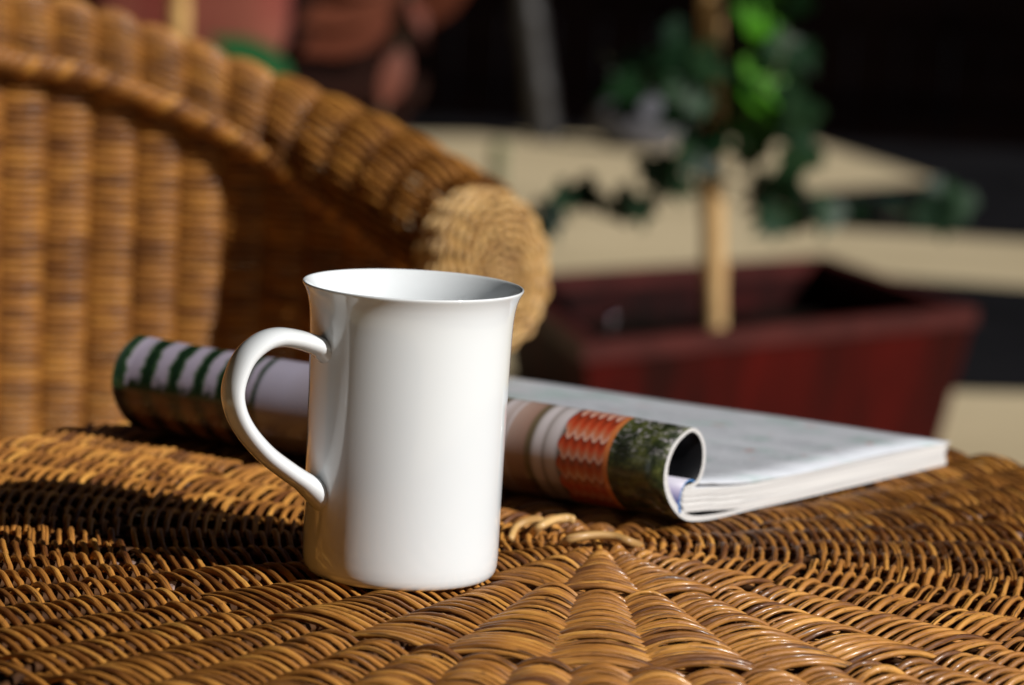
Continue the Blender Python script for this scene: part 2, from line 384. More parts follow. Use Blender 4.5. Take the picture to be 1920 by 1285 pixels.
t01 = k.math('DIVIDE', t, LEN)
colm = k.ramp(t01, [((x-.82 if x < 11 else x)/LEN, c) for x, c in [(5.9, (.10, .07, .05)), (6.15, W0), (6.55, (.50, .45, .45)), (6.68, G0), (6.85, W0), (7.2, (.55, .50, .50)), (7.32, (.12, .09, .05)), (7.55, (.15, .11, .06)), (7.7, BR), (8.5, (.42, .29, .24)), (8.6, W0), (8.75, (.42, .33, .30)), (9.3, W0), (9.45, (.13, .10, .06)), (9.7, (.13, .10, .06)), (9.85, (.46, .30, .24)), (10.6, (.40, .22, .16)), (10.8, (.30, .05, .02)), (13, (.36, .20, .15)), (18, (.3, .26, .3)), (19.4, (.36, .33, .41))]])
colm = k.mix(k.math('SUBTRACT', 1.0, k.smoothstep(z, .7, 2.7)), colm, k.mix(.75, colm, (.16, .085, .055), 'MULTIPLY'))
LIL = (.36, .315, .40)
x = k.math('SUBTRACT', t, 20.9); ph = k.math('MULTIPLY', k.math('POWER', k.math('MAXIMUM', x, 0.0), 0.75), 1.33)
nb = k.noise(uvv, 2.2, 4, 0.6)
ph = k.math('ADD', ph, k.math('MULTIPLY', k.math('SUBTRACT', nb, .5), .42))
ph = k.math('ADD', ph, k.math('MULTIPLY', z, -.05))
st = k.math('ABSOLUTE', k.math('SINE', k.math('MULTIPLY', ph, PI)))
str_ = k.ramp(st, [(.42, (.008, .022, .010)), (.60, (.05, .10, .04)), (.74, (.29, .26, .30)), (.9, LIL)])
grn = k.smoothstep(k.math('ADD', k.math('MULTIPLY', nb, .9), k.math('MULTIPLY', z, -.55)), -1.15, -.85)
up_ = k.mix(k.math('MULTIPLY', grn, k.smoothstep(z, 1.6, 2.3)), str_, (.015, .035, .012))
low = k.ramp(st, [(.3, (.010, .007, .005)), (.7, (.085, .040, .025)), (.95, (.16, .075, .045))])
lft = k.mix(k.smoothstep(k.math('ADD', z, k.math('MULTIPLY', nb, .5)), 2.3, 2.65), low, up_)
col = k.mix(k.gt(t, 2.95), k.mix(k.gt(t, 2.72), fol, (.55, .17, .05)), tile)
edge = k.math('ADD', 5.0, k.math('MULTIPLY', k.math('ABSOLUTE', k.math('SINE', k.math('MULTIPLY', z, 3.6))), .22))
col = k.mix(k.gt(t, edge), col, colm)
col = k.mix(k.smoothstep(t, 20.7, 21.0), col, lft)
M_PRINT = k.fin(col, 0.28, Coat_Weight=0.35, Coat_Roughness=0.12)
k = N('magazine paper'); p = k.pos()
lines = k.noise(k.comb(0.0, 0.0, 0.0), 1)
sx = k.n('ShaderNodeSeparateXYZ'); k.t.links.new(p, sx.inputs[0])
M_PAPER = k.fin(k.ramp(k.noise(k.comb(k.math('MULTIPLY', sx.outputs[0], 4.0), k.math('MULTIPLY', sx.outputs[1], 4.0), k.math('MULTIPLY', sx.outputs[2], 1500.0)), 1.0, 3, .7), [(.3, (.40, .39, .39)), (.55, (.66, .645, .63)), (.75, (.74, .725, .71))]), 0.6)
k = N('printed inside page'); u_, v_ = k.uv(); uvv = k.comb(u_, v_)
b1 = k.noise(uvv, .28, 4, .6); b2 = k.noise(k.comb(k.math('MULTIPLY', u_, 3.0), k.math('MULTIPLY', v_, .3)), 1.4, 3, .6)
c = k.mix(k.smoothstep(b1, .50, .66), (.66, .68, .73), (.46, .57, .56))
c = k.mix(k.math('MULTIPLY', k.smoothstep(b2, .55, .62), .5), c, (.34, .36, .40))
c = k.mix(k.math('MULTIPLY', k.smoothstep(k.noise(uvv, .7, 2), .66, .74), .55), c, (.55, .22, .20))
tx = k.math('MULTIPLY', k.gt(k.math('FRACT', k.math('MULTIPLY', u_, 2.4)), .5), k.gt(k.noise(k.comb(k.math('MULTIPLY', k.math('FLOOR', k.math('MULTIPLY', u_, 2.4)), 3.7), k.math('MULTIPLY', v_, 2.2)), 1.0, 1), .42))
blk = k.math('MULTIPLY', k.math('MULTIPLY', k.gt(u_, 3.0), k.math('LESS_THAN', u_, 19.0)), k.gt(k.math('FRACT', k.math('MULTIPLY', v_, .105)), .12))
blk = k.math('MULTIPLY', blk, k.gt(k.noise(k.comb(k.math('FLOOR', k.math('MULTIPLY', v_, .105)), k.math('MULTIPLY', u_, .16)), 2.0, 0), .47))
c = k.mix(k.math('MULTIPLY', k.math('MULTIPLY', tx, blk), .28), c, (.14, .14, .17))
M_INPAGE = k.fin(c, 0.35, Coat_Weight=0.2, Coat_Roughness=0.2)
k = N('blue spine'); M_SPINE = k.fin(k.ramp(k.math('DIVIDE', k.uv()[1], 2.0), [(.30, (.04, .22, .55)), (.45, (.06, .16, .45)), (.6, (.14, .15, .34)), (.8, (.42, .38, .55)), (.97, (.55, .53, .62))]), 0.35)
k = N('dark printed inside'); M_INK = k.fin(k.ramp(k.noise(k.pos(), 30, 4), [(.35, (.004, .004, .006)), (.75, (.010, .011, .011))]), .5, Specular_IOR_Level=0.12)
def sweep(name, poly, mat, t0=0.0, t1=LEN, nt=30, uvmode='tz', grow=0.0, capm=None, wave=0.0, closed=True, parent=MAG, label=None, inm=None):
    poly = np.asarray(poly, float); m = len(poly)
    ts = np.linspace(t0, t1, nt)
    V = []
    for q in ts:
        f = q/LEN
        g = 1+grow*f*(poly[:, 0] < 2.5)*np.clip((2.5-poly[:, 0])/3, 0, 1)
        s_ = poly[:, 0]*(1+0.0*f); z_ = poly[:, 1]*g+wave*np.sin(q*.45+poly[:, 0]*.2)*np.clip(poly[:, 1], 0, 1)
        V.append(MA+s_[:, None]*MWd+q*MU+z_[:, None]*np.array([0, 0, 1]))
    V = np.concatenate(V)
    F = grid_faces(nt, m, False, closed)
    u = np.repeat(ts[:, None], m, 1).ravel()
    if uvmode == 'tz': vv = np.tile(poly[:, 1], nt)
    else: u = np.tile(poly[:, 0], nt); vv = np.repeat(ts[:, None], m, 1).ravel()
    UV = np.stack([u[F], vv[F]], 2).reshape(-1, 2)
    F = [tuple(f) for f in F]
    caps = []
    h = m//2
    for b in (0, (nt-1)*m):
        for i in range(h-1):
            caps.append((b+i, b+i+1, b+m-2-i, b+m-1-i))
    UVc = np.zeros((4*len(caps), 2))
    me = mesh(name, V-base_of(parent), F+caps, np.concatenate([UV, UVc]), mat, True)
    if capm:
        me.materials.append(capm)
        for i in range(len(F), len(F)+len(caps)): me.polygons[i].material_index = 1
    for i in range(len(F), len(F)+len(caps)): me.polygons[i].use_smooth = False
    if inm:
        me.materials.append(inm)
        for i in range(len(F)):
            if i % m >= h: me.polygons[i].material_index = 2
    o = bpy.data.objects.new(name, me); C.objects.link(o); o.parent = parent
    if label: o['label'] = label
    return o
def offset_strip(c, th):
    """closed polygon: the centre curve c thickened to th (per point)"""
    c = np.asarray(c, float); T = np.gradient(c, axis=0); T /= np.linalg.norm(T, axis=1)[:, None]
    Nl = np.stack([-T[:, 1], T[:, 0]], 1); th = np.broadcast_to(th, (len(c),))[:, None]
    return np.concatenate([c+Nl*th/2, (c-Nl*th/2)[::-1]])
cc = [(21.7, .10, .16), (15, .10, .17), (8, .10, .18), (4.5, .12, .20), (2.6, .10, .21), (1.4, .14, .23), (.4, .24, .25), (-.35, .46, .28), (-.95, .86, .30), (-1.45, 1.38, .30), (-1.82, 2.05, .28), (-1.86, 2.75, .25), (-1.58, 3.40, .22), (-1.05, 3.90, .19), (-.24, 4.20, .17), (.36, 3.99, .17), (.76, 3.50, .19), (.90, 2.9, .21), (.84, 2.36, .22), (.58, 1.9, .22), (.2, 1.73, .2), (-.2, 1.70, .18), (-.5, 1.66, .16)]
sp_ = smooth_path(cc, 130)
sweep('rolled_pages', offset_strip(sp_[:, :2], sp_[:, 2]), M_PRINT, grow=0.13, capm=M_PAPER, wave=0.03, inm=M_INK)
# pages between the folds, in six sections with uneven edges
def mid(s): return np.interp(s, [-.5, 1, 2.5, 4.5, 7, 12, 21.7], [1.13, 1.02, .85, .70, .66, .66, .62])
nsec = 13
for i in range(nsec):
    e0 = -.48+.03*rng.normal(); e1 = 21.55+.12*rng.normal()
    s_ = np.linspace(e0, e1, 26); tk = 1.02/nsec
    zc = mid(s_)+(i-(nsec-1)/2)*tk
    sweep('page_section', offset_strip(np.stack([s_, zc], 1), tk*0.96), M_INPAGE if i == nsec-1 else M_PAPER, 0.03*rng.normal(), LEN+.05*rng.normal(), 12, 'st', capm=M_PAPER)
s_ = np.linspace(0.75, 21.9, 30)
sweep('top_page', offset_strip(np.stack([s_, mid(s_)+.53+.04+.10*np.exp(-((s_-1.0)/1.3)**2)+.05*np.sin(s_*.5)], 1), .035), M_INPAGE, -.05, LEN-.1, 14, 'st', capm=M_PAPER, wave=.02)
sweep('spine_cover', offset_strip(smooth_path([(.22, 1.90), (-.12, 2.0), (-.48, 1.93), (-.76, 1.6), (-.84, 1.15), (-.72, .62)], 24), .06), M_SPINE, -.06, LEN-.2, 8, 'tz')

# ------------------------------------------------------------------ wicker chair
CH = thing('wicker_chair', 'golden brown wicker armchair with thick rolled arm and round woven end cap', 'armchair', (-30, 195, 0))
path = [(-85, 132, 4.0, 4.2), (-84.5, 143, 9.0, 3.6), (-82, 156, 13.2, 3.0), (-76, 169, 15.6, 2.6), (-66, 179, 16.8, 2.4)]
for px, py, rp, Y in ((-420, -8, 66, 187), (-280, 0, 66, 193.5), (-140, 28, 66, 197), (0, 60, 67, 199.8), (155, 88, 66, 202), (320, 146, 69, 203.6), (430, 194, 74, 204.5), (525, 240, 81, 204.5), (600, 284, 90, 203.6), (700, 345, 101, 201.3), (800, 412, 109, 198.2), (905, 484, 115, 194.4)):
    q = at(px, py, Y); path.append((q[0], q[1], q[2]-TT, rp/FPX*Y))
path = np.array(path)
dens = smooth_path(path, 600)
Ls = np.concatenate([[0], np.cumsum(np.linalg.norm(np.diff(dens[:, :2], axis=0), axis=1))])
PITCHC = 3.1; nst = int(Ls[-1]/PITCHC); 
seg = 9
uu = np.linspace(0, nst*PITCHC, nst*seg+1)
Q = np.stack([np.interp(uu, Ls, dens[:, i]) for i in range(4)], 1)
Tn = np.gradient(Q[:, :2], axis=0); Tn /= np.linalg.norm(Tn, axis=1)[:, None]
NO = np.stack([Tn[:, 1], -Tn[:, 0]], 1)            # towards the camera side
ctr = np.concatenate([Q[:, :2]-NO*(Q[:, 3:4]*.28), (TT+Q[:, 2])[:, None]], 1)
AMPC = 0.56
def chair_strand(P, NN, kk, mat=M_WC, amp=AMPC, rad=None):
    ph = uu/PITCHC*PI
    wv = np.cos(ph+PI*kk); wv = np.sign(wv)*np.abs(wv)**.6
    P = P+NN*(amp*wv*(1+0.1*rng.normal()))[:, None]+NN*rng.normal()*0.03
    V, F, UV = tube(P, (rad or SR)*rng.uniform(.9, 1.1), NN, False, 6)
    part('weaver_strand', V, F, mat, CH, UV)
N3 = np.concatenate([NO, np.zeros((len(NO), 1))], 1)
for kk in range(102):                                # wall rows, upwards
    z = TT-16+kk*0.278
    top = TT+Q[:, 2]-Q[:, 3]*0.45
    msk = z < top
    if msk.sum() < 12: continue
    idx = np.where(msk)[0]; i1 = idx[-1]+1
    P = np.concatenate([Q[:, :2], np.full((len(Q), 1), z)], 1)
    wv = np.cos(uu/PITCHC*PI+PI*kk); wv = np.sign(wv)*np.abs(wv)**.6
    P = P+N3*(AMPC*wv*(1+.08*rng.normal())+.02*rng.normal())[:, None]; P[:, 2] += .02*np.sin(uu*.3+kk)
    V, F, UV = tube(P[:i1], .225*rng.uniform(.92, 1.08), N3[:i1], False, 6)
    part('weaver_strand', V, F, M_WC, CH, UV)
NR = 74
for kk in range(NR):                                 # the roll: rows run along the arm
    al = R_(-160)+kk/NR*R_(375)                      # from below, over the front, the top and down the back
    d = NO*math.cos(al)
    NN = np.concatenate([d, np.full((len(NO), 1), math.sin(al))], 1)
    chair_strand(ctr+NN*Q[:, 3:4], NN, kk, rad=.19)
for i in range(nst+1):                               # stakes
    j = min(i*seg, len(Q)-1)
    P = [(Q[j, 0], Q[j, 1], 2.0), (Q[j, 0], Q[j, 1], TT+Q[j, 2]-Q[j, 3]*.9)]
    for al in np.radians(np.arange(-36, 215, 24)):
        P.append((ctr[j, 0]+NO[j, 0]*math.cos(al)*Q[j, 3], ctr[j, 1]+NO[j, 1]*math.cos(al)*Q[j, 3], ctr[j, 2]+math.sin(al)*Q[j, 3]))
    V, F, UV = rounded_rod(P, .2, (Tn[j, 0], Tn[j, 1], 0.01), 6); part('stake', V, F, M_STAKE, CH, UV)
# twisted braid under the roll
al = R_(-38)
for s_ in range(3):
    NN = np.concatenate([NO*math.cos(al), np.full((len(NO), 1), math.sin(al))], 1); B3 = np.concatenate([NO*-math.sin(al), np.full((len(NO), 1), math.cos(al))], 1)
    t = uu*2.6+s_*2*PI/3
    P = ctr+NN*(Q[:, 3:4]+.45)+NN*(.46*np.cos(t))[:, None]+B3*(.46*np.sin(t))[:, None]
    V, F, UV = tube(P, .46, NN, False, 8); part('braid_strand', V, F, M_WC, CH, UV)
# woven cap on the arm end
def arm_cap(cc0, ca):
    cn = np.array([math.sin(ca), -math.cos(ca), .12]); cn /= np.linalg.norm(cn)
    cx_ = np.array([math.cos(ca), math.sin(ca), 0]); cz_ = np.cross(cx_, cn); cz_ = cz_ if cz_[2] > 0 else -cz_
    for kk in range(24):
        if kk < 16:
            q = .25+kk*.278; back = -.9*(q/4.5)**2.4; tilt = .9*(q/4.5)**2
        else:
            q = 4.6+.12*math.sin((kk-16)/8*PI); back = -1.0-(kk-16)*.30; tilt = PI/2
        m = 96; th = np.arange(m)*2*PI/m
        ns = 10 if q < 2 else 20
        wv = np.cos(ns/2*th+PI*kk)*.28*min(1, q/1.5)
        er = np.cos(th)[:, None]*cx_+np.sin(th)[:, None]*cz_*1.1
        NN = er*math.sin(tilt)+cn*math.cos(tilt)
        P = cc0+er*q+cn*back+NN*(wv+rng.normal()*.04)[:, None]
        V, F, UV = tube(P, .15*rng.uniform(.9, 1.15), NN, True, 6); part('cap_strand', V, F, M_WP, CH, UV)
    for i in range(10):
        th = i*2*PI/20; er = math.cos(th)*cx_+math.sin(th)*cz_*1.1
        P = [cc0+er*q+cn*(-.9*(abs(q)/4.5)**2.4) for q in np.linspace(-4.3, 4.3, 11)]
        V, F, UV = rounded_rod(P, .16, cn, 6); part('stake', V, F, M_STAKE, CH, UV)
arm_cap(at(944, 510, 191.2), R_(42))
arm_cap(np.array([-85, 129, TT+3.4]), R_(4))
V, F = prism([(-80, 160), (-72, 172), (-58, 183), (-42, 191), (-20, 197), (-14, 190), (-22, 150), (-78, 128)], 30, 33); part('seat', V, F, M_WC, CH, np.zeros((sum(len(f) for f in F), 2)), False)
for x, y in ((-60, 178), (-20, 194), (-26, 154), (-74, 134)):
    V, F, UV = tube([(x, y, 0.5), (x, y, 30)], 1.5, (1, 0, 0), False, 10); part('leg', V, F, M_WC, CH, UV)

# ------------------------------------------------------------------ planter with a climbing plant
k = N('dark red lacquer'); p = k.pos()
stv = k.n('ShaderNodeMapping'); stv.inputs['Scale'].default_value = (14, 14, 2.2); k.t.links.new(p, stv.inputs[0])
s1 = k.noise(stv.outputs[0], 1.0, 4, .6)
c = k.ramp(s1, [(.35, (.016, .0032, .0025)), (.55, (.038, .0030, .0022)), (.75, (.066, .0038, .0026))])
M_RED = k.fin(c, 0.6, Specular_IOR_Level=0.05)
k = N('worn red rim'); M_REDRIM = k.fin(k.ramp(k.noise(k.pos(), 14, 4), [(.3, (.034, .008, .007)), (.7, (.07, .014, .012))]), 0.5, Specular_IOR_Level=0.15)
k = N('soil'); M_SOIL = k.fin(k.ramp(k.noise(k.pos(), 60, 5), [(.3, (.003, .002, .0015)), (.7, (.012, .007, .005))]), 0.95, Specular_IOR_Level=0.05)
k = N('dark red inside'); M_INNER = k.fin(k.ramp(k.noise(k.pos(), 9, 4), [(.42, (.004, .0012, .001)), (.68, (.034, .003, .0025))]), .8, Specular_IOR_Level=0.1)  # inner faces patchy red, darker than the outside
k = N('polished metal'); M_METAL = k.fin((.55, .45, .48), .12, Metallic=1.0)
PL = thing('planter', 'dark red lacquered trough planter with tapering sides on the cream paving', 'planter', (32, 400, 0))
rimp = [np.array(q, float) for q in ((8.8, 353.6), (64.7, 405.6), (48.6, 457.5), (-2.5, 412))]
cen = sum(rimp)/4
inn = [q+(cen-q)*0.085 for q in rimp]; bot = [q+(cen-q)*0.13 for q in rimp]; inb = [q+(cen-q)*0.2 for q in rimp]
H = 22.0
for i in range(4):
    j = (i+1) % 4
    V = [(*bot[i], .6), (*bot[j], .6), (*(rimp[j]+(cen-rimp[j])*.02), H-2.4), (*(rimp[i]+(cen-rimp[i])*.02), H-2.4), (*inb[i], .6), (*inb[j], .6), (*inn[j], H-2.4), (*inn[i], H-2.4)]
    o = part('side_panel', V, [(0, 1, 2, 3), (5, 4, 7, 6), (3, 2, 6, 7), (0, 4, 5, 1), (1, 5, 6, 2), (4, 0, 3, 7)], M_RED, PL, smooth=False)
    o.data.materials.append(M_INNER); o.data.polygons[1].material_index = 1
    a_, b_, c_, d_ = rimp[i], rimp[j], inn[j], inn[i]
    V, F = prism([tuple(a_), tuple(b_), tuple(c_), tuple(d_)], H-2.38, H); part('rim', V, F, M_REDRIM, PL, smooth=False)
V, F = prism([tuple(q) for q in inb], .8, 1.8); part('base', V, F, M_RED, PL, smooth=False)
g = 14; V = []
for i in range(g):
    for j in range(g):
        u, v = i/(g-1), j/(g-1)
        q = (1-u)*(1-v)*inn[0]+u*(1-v)*inn[1]+u*v*inn[2]+(1-u)*v*inn[3]; q = q+(cen-q)*.03
        V.append((*q, H-7+rng.normal()*.5))
part('soil', V, grid_faces(g, g), M_SOIL, PL)
q0 = at(1147, 600, 371); sph = [(q0[0]+.5*math.sin(a)*math.cos(b), q0[1]+.5*math.sin(a)*math.sin(b), q0[2]+.5*math.cos(a)) for a in np.linspace(0, PI, 9) for b in np.arange(12)*PI/6]
part('glint_ball', sph, grid_faces(9, 12, False, True), M_METAL, PL)  # shiny metal ball on a pin, added to throw a sun glint
V, F, UV = rounded_rod([tuple(q0), (q0[0], q0[1], H-7.5)], .18, (1, 0, 0), 6); part('glint_ball_pin', V, F, M_METAL, PL)
k = N('bamboo stake'); c = k.ramp(k.noise(k.pos(), 25, 4), [(.3, (.42, .25, .10)), (.7, (.56, .36, .16))]); M_BAM = k.fin(c, .5)
def cane(name, pts, rad, label, cat, mat, group=None):
    pts = np.array(pts); T = pts[-1]-pts[0]; n = 24
    t = np.linspace(0, 1, n); P = pts[0]+T*t[:, None]
    rr = rad*(1+.12*(np.abs(((t*5) % 1)-.5) < .06))
    V, F, UV = rounded_rod(P, rr, (1, 0, 0), 12)
    return solo(name, V, F, mat, label, cat, tuple(pts[0]), UV, True, group)
b0 = at(1347, 640, 380); 
cane('support_stake', [(b0[0], b0[1], H-10), at(1332, -40, 380)], 1.55, 'pale bamboo stake standing upright in the dark red planter', 'stake', M_BAM)
# leaves
def leaf_mat(name, dark, light, trans):
    k = N(name); r = k.rand(); p = k.pos()
    c = k.mix(k.math('ADD', k.math('MULTIPLY', r, .7), k.math('MULTIPLY', k.noise(p, 90, 3), .4)), dark, light)
    k.fin(c, .45, Specular_IOR_Level=0.2)
    tr = k.n('ShaderNodeBsdfTranslucent'); k.set(tr.inputs[0], k.mix(0.5, c, trans)); ms = k.n('ShaderNodeMixShader'); ms.inputs[0].default_value = .3
    k.t.links.new(k.b.outputs[0], ms.inputs[1]); k.t.links.new(tr.outputs[0], ms.inputs[2]); k.t.links.new(ms.outputs[0], k.out.inputs[0])
    return k.m
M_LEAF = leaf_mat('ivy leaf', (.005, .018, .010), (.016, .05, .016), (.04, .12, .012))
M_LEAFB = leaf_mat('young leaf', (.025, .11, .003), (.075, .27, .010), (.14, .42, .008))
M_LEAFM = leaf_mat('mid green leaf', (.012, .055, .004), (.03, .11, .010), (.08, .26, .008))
k = N('vine stem'); M_STEM = k.fin((.05, .035, .015), .7)
IVY = [(0, 0), (.30, -.10), (.52, .12), (.36, .36), (.40, .62), (.16, .66), (0, 1.05), (-.16, .66), (-.40, .62), (-.36, .36), (-.52, .12), (-.30, -.10)]
def leaf(parent, pos, size, direction, normal, mat, shape=IVY, fold=.18, name='leaf'):
    d = np.array(direction, float); d /= np.linalg.norm(d); nrm = np.array(normal, float); s = np.cross(d, nrm); s /= np.linalg.norm(s); nrm = np.cross(s, d)
    V = [np.array(pos)]+[]
    mids = [np.array(pos)+d*size*y+nrm*size*(-.12*y*y) for y in (0, .36, .66, 1.05)]
    pts = [np.array(pos)+s*x*size+d*y*size+nrm*size*(fold*abs(x)-.12*y*y) for x, y in shape]
    V = pts+[mids[1], mids[2]]; n = len(pts)
    F = [(n, i, i+1) for i in range(0, 3)]+[(n, 3, n+1)]+[(n+1, i, i+1) for i in range(3, 8)]+[(n+1, 9, n)]+[(n, i, i+1) for i in (9, 10)]+[(n, 11, 0), (n+1, 8, 9)]
    if shape is not IVY: F = [(n, i, (i+1) % n_) for n_ in (len(pts),) for i in range(len(pts))]; V = pts+[mids[1]]
    Vd = [v-nrm*size*.012 for v in V]
    F2 = F+[tuple(i+len(V) for i in f[::-1]) for f in F]
    return part(name, np.array(V+Vd), F2, mat, parent)
VN = thing('climbing_plant', 'green ivy-like climber winding up the bamboo stake in the dark red planter', 'plant', (b0[0], b0[1], H-8))
def stem(parent, pts, rad=.28, mat=None):
    P = smooth_path([at(*q) for q in pts], 40)
    V, F, UV = rounded_rod(P, np.linspace(rad, rad*.55, 40), (.2, .9, .3), 6); part('stem', V, F, mat or M_STEM, parent, UV)
    return P
stem(VN, [(1320, 620, 384), (1326, 480, 384), (1312, 330, 385), (1340, 220, 378), (1322, 100, 386), (1352, -20, 378), (1340, -80, 380)], .42)
stem(VN, [(1330, 330, 383), (1410, 350, 388), (1470, 390, 390), (1560, 400, 394), (1690, 405, 398), (1790, 385, 402)], .3)
stem(VN, [(1318, 340, 384), (1240, 345, 384), (1170, 390, 388), (1085, 372, 392), (1020, 420, 396)], .25)
stem(VN, [(1335, 230, 378), (1400, 200, 372), (1450, 140, 370), (1480, 60, 372)], .25)
stem(VN, [(1330, 240, 384), (1260, 180, 388), (1180, 180, 392), (1150, 130, 394)], .25)
LV = [(1318, 125, 5, 's'), (1322, 195, 5, 's'), (1328, 265, 5, 's'), (1320, 310, 4, 's'),
      (1400, 290, 5, 'g'), (1510, 255, 5, 'g'), (1440, 420, 5, 'g'), (1600, 395, 5, 'g'), (1685, 395, 5, 'g'), (1790, 395, 6, 'g'), (1760, 410, 5, 'g'), (1550, 408, 5, 'g'), (1230, 330, 5, 'g'), (1260, 345, 5, 'g'), (1225, 130, 5, 'g'), (1190, 140, 5, 'g'), (1275, 190, 5, 'g'), (1180, 205, 4, 'g'), (1260, 80, 5, 'g'), (1440, 215, 6, 'm'),
      (1455, 140, 7, 'b'), (1430, 40, 6, 'b'), (1400, 110, 6, 'm'), (1480, 100, 6, 'g'), (1430, 190, 7, 'b'), (1400, 235, 6, 'm'), (1475, 200, 5.5, 'g'), (1370, 180, 6, 'm'), (1440, 245, 6, 'g'), (1500, 230, 5, 'g'), (1420, -20, 6, 'm'), (1490, 20, 4.5, 'g'),
      (1460, 180, 5, 'b'), (1510, 110, 4, 'g'),
      (1265, 110, 5, 'g'), (1285, 145, 5, 'g'), (1300, 170, 5, 'g'), (1240, 150, 5, 'g'), (1205, 165, 5, 'g'), (1165, 170, 5, 'g'), (1155, 120, 4, 'g'), (1310, 225, 6, 'g'), (1250, 220, 4, 'g'),
      (1250, 325, 6, 'g'), (1280, 350, 5, 'g'), (1300, 300, 5, 'g'), (1488, 300, 6.5, 'g'), (1480, 340, 5, 'g'), (1455, 395, 7, 'g'), (1425, 365, 5, 'g'), (1470, 415, 4, 'g'), (1575, 405, 5.5, 'g'), (1620, 405, 4, 'g'), (1660, 400, 4, 'g'), (1710, 400, 4.5, 'g'), (1745, 405, 4.5, 'g'), (1775, 385, 6, 'g'),
      (1180, 390, 5, 'g'), (1150, 388, 5, 'g'), (1205, 400, 4, 'g'), (1085, 368, 5, 'g'), (1060, 375, 4, 'g'), (1035, 410, 5, 'g'), (1020, 425, 4, 'g'), (1110, 385, 3.5, 'g')]
for px, py, sz, kind in LV:
    Y = 372+rng.uniform(0, 22) if py < 300 else 384+rng.uniform(-4, 8)+(px-1330)*.03*(px > 1330)
    if px > 1340 and py < 290: Y = 380-(px-1335)*.069*.65+rng.uniform(-2.5, 2.5)
    if kind == 's': Y = 373+rng.uniform(-1.5, 1.5)
    a = rng.uniform(0, 2*PI)
    d = np.array([math.cos(a)*.8, rng.normal()*.3, -.45+.5*math.sin(a)])
    nrm = np.array([.45+rng.normal()*.28, -.75+rng.normal()*.22, .4+rng.normal()*.28]); sz *= 1.15
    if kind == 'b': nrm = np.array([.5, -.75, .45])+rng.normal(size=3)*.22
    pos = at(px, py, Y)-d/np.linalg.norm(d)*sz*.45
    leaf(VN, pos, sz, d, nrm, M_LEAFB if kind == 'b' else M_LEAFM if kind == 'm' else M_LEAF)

# ------------------------------------------------------------------ far things
k = N('dark stained boards'); p = k.pos()
m_ = k.n('ShaderNodeMapping'); m_.inputs['Scale'].default_value = (1.2, 1.2, 12); k.t.links.new(p, m_.inputs[0])
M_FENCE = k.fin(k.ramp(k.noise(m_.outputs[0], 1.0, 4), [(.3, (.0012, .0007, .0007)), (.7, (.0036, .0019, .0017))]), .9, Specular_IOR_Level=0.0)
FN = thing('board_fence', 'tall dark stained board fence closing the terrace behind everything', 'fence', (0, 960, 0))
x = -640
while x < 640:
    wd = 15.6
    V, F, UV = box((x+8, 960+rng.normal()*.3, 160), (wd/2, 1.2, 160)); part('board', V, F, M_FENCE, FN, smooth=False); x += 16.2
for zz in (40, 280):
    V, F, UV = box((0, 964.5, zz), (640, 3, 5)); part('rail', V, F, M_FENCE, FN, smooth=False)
k = N('grey painted metal'); M_GREY = k.fin(k.mix(k.noise(k.pos(), 12, 3), (.018, .016, .015), (.026, .023, .022)), .5)
cane('leaning_post', [at(1022, 268, 890)*np.array([1, 1, 0])+np.array([0, 0, .5]), at(978, -60, 890)], 4.6, 'plain dark grey metal post leaning slightly to the left in front of the fence', 'post', M_GREY)
k = N('grey stone'); M_STONE = k.fin(k.ramp(k.noise(k.pos(), 9, 5), [(.3, (.05, .05, .06)), (.7, (.12, .118, .135))]), .8)
k = N('grey green cane'); M_GCANE = k.fin(k.ramp(k.noise(k.pos(), 6, 3), [(.35, (.13, .15, .06)), (.65, (.19, .16, .11))]), .7)
def boulder(name, c0, rx, ry, rz, label):
    n, m = 14, 18; V = []
    for i in range(n):
        for j in range(m):
            a, b = PI*i/(n-1), 2*PI*j/m
            f = 1+.08*math.sin(3*b+i*.7)+.05*math.cos(2*a+b*2)
            V.append(np.array(c0)+np.array([rx*math.sin(a)*math.cos(b)*f, ry*math.sin(a)*math.sin(b)*f, rz*math.cos(a)]))
    return solo(name, V, grid_faces(n, m, False, True), M_STONE, label, 'stone', (c0[0], c0[1], c0[2]-rz))
q = at(1195, 262, 880); boulder('boulder', (q[0], q[1], 8), 14, 9, 9.5, 'grey rounded stone on the far edge of the paving below the climber')
q = at(936, 275, 620)
cane('garden_cane', [(q[0], q[1], .5), q], 1.7, 'thin grey green cane standing on the paving just behind the round arm cap', 'cane', M_GCANE)
# bench, cushion and red-leaved plant behind the chair
k = N('dark brown timber'); M_DBR = k.fin(k.ramp(k.noise(k.pos(), 8, 4), [(.3, (.014, .0045, .0028)), (.7, (.028, .009, .0055))]), .8, Specular_IOR_Level=0.1)
BN = thing('garden_bench', 'dark brown timber bench standing behind the wicker chair', 'bench', (-60, 560, 0))
for i in range(4):
    V, F, UV = box((-72, 545+i*10.5, 37), (52, 4.6, 1.5)); part('seat_slat', V, F, M_DBR, BN, smooth=False)
for xx in (-118, -26):
    for yy in (545, 576):
        V, F, UV = box((xx, yy, 17.7), (3, 3, 17.6)); part('leg', V, F, M_DBR, BN, smooth=False)
for i in range(2):
    V, F, UV = box((-72, 586, 50+i*15), (52, 1.5, 6)); part('back_slat', V, F, M_DBR, BN, smooth=False)
for xx in (-112, -32):
    V, F, UV = box((xx, 583, 53), (3, 1.4, 15)); part('back_post', V, F, M_DBR, BN, smooth=False)
k = N('red cushion cloth'); M_CUSH = k.fin(k.ramp(k.noise(k.pos(), 7, 3), [(.35, (.16, .018, .012)), (.65, (.22, .062, .036))]), .9)
n, m = 16, 24; V = []
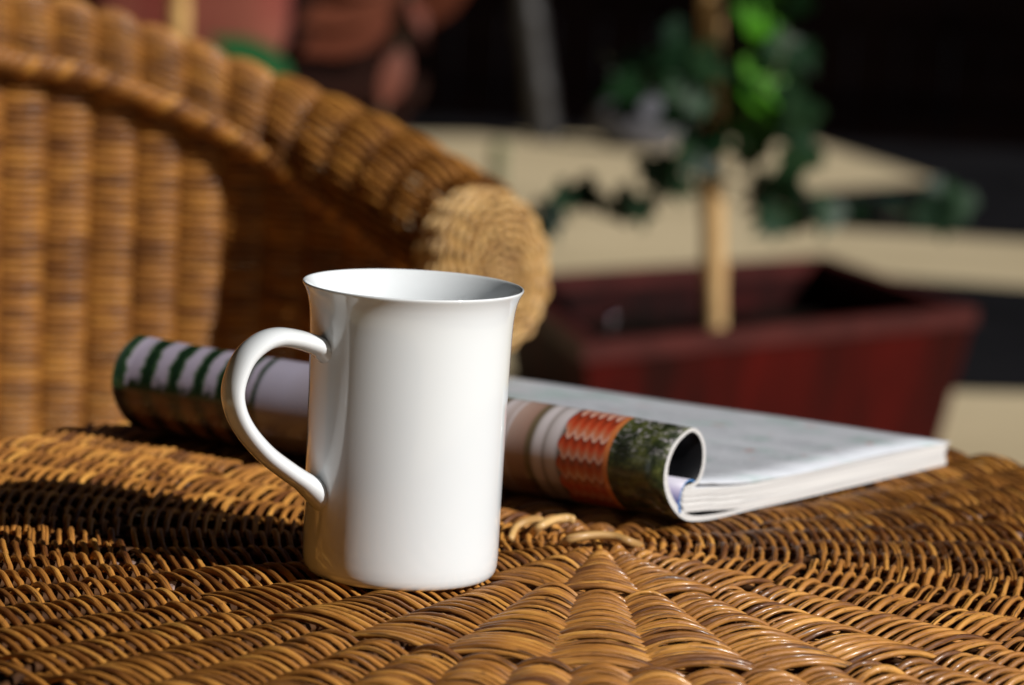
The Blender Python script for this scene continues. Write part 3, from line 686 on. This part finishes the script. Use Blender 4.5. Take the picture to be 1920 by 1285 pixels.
for i in range(n):
    for j in range(m):
        a, b = PI*i/(n-1)-PI/2, 2*PI*j/m
        sg = lambda v, e: math.copysign(abs(v)**e, v)
        V.append((-65+19*sg(math.cos(a), .4)*sg(math.cos(b), .4), 562+14*sg(math.cos(a), .4)*sg(math.sin(b), .4), 38.7+13+13*sg(math.sin(a), .6)))
solo('cushion', V, grid_faces(n, m, False, True), M_CUSH, 'faded red cushion lying on the dark bench behind the wicker chair', 'cushion', (-65, 562, 38.7))
M_RLEAF = leaf_mat('red leaf', (.13, .026, .016), (.19, .058, .030), (.18, .035, .018))
RP = thing('red_leaved_plant', 'plant with large salmon red leaves rising above the wicker arm', 'plant', (*at(700, 300, 520)[:2], 0))
BL = [(0, 0), (.16, .15), (.24, .4), (.2, .7), (0, 1.05), (-.2, .7), (-.24, .4), (-.16, .15)]
rp0 = at(690, 290, 520); P = smooth_path([(rp0[0], rp0[1], .5), (rp0[0]+1, rp0[1], 30), at(742, 110, 520), at(770, -30, 520)], 30)
V, F, UV = rounded_rod(P, .9, (0, 1, .1), 8); part('stem', V, F, M_STEM, RP, UV)
for x0, y0, x1, y1, sz in ((740, 30, 560, 95, 1.0), (750, -20, 560, 40, 1.0), (755, 90, 722, 205, 1.0), (760, 40, 880, -25, 1.0), (745, -40, 600, -40, 1.0), (770, -10, 800, 60, 1.0)):
    a, b = at(x0, y0, 518), at(x1, y1, 514); d = b-a; L = np.linalg.norm(d)
    leaf(RP, a, L/1.05*sz, d, (.5, -.75, .45), M_RLEAF, BL, .1)
V, F = prism([(rp0[0]+9*math.cos(q), rp0[1]+9*math.sin(q)) for q in np.arange(16)*PI/8], .5, 14, [(rp0[0]+12*math.cos(q), rp0[1]+12*math.sin(q)) for q in np.arange(16)*PI/8]); part('pot', V, F, M_RED, RP, smooth=False)
cane('bamboo_cane', [np.array([*at(352, 85, 470)[:2], .5]), at(336, -60, 470)], 1.7, 'pale bamboo cane standing in front of the red cushion, behind the chair back', 'cane', M_WP)
GP = thing('broad_leaved_plant', 'small plant with one broad dark green leaf showing over the wicker arm', 'plant', (*at(480, 160, 440)[:2], 0))
g0 = at(490, 160, 440); P = smooth_path([(g0[0], g0[1], .5), (g0[0], g0[1], 25), g0], 16); V, F, UV = rounded_rod(P, .4, (0, 1, .1), 6); part('stem', V, F, M_STEM, GP, UV)
M_BLEAF = leaf_mat('broad leaf', (.012, .075, .022), (.022, .11, .03), (.02, .12, .02))
leaf(GP, at(550, 150, 440), 13.5, at(400, 55, 440)-at(550, 150, 440), (.5, -.7, .5), M_BLEAF, BL, .05)
leaf(GP, at(530, 160, 442), 11, at(430, 60, 440)-at(540, 150, 440), (.5, -.6, .6), M_BLEAF, BL, .05)
for o in list(bpy.data.objects):
    if 'base' in o: del o['base']
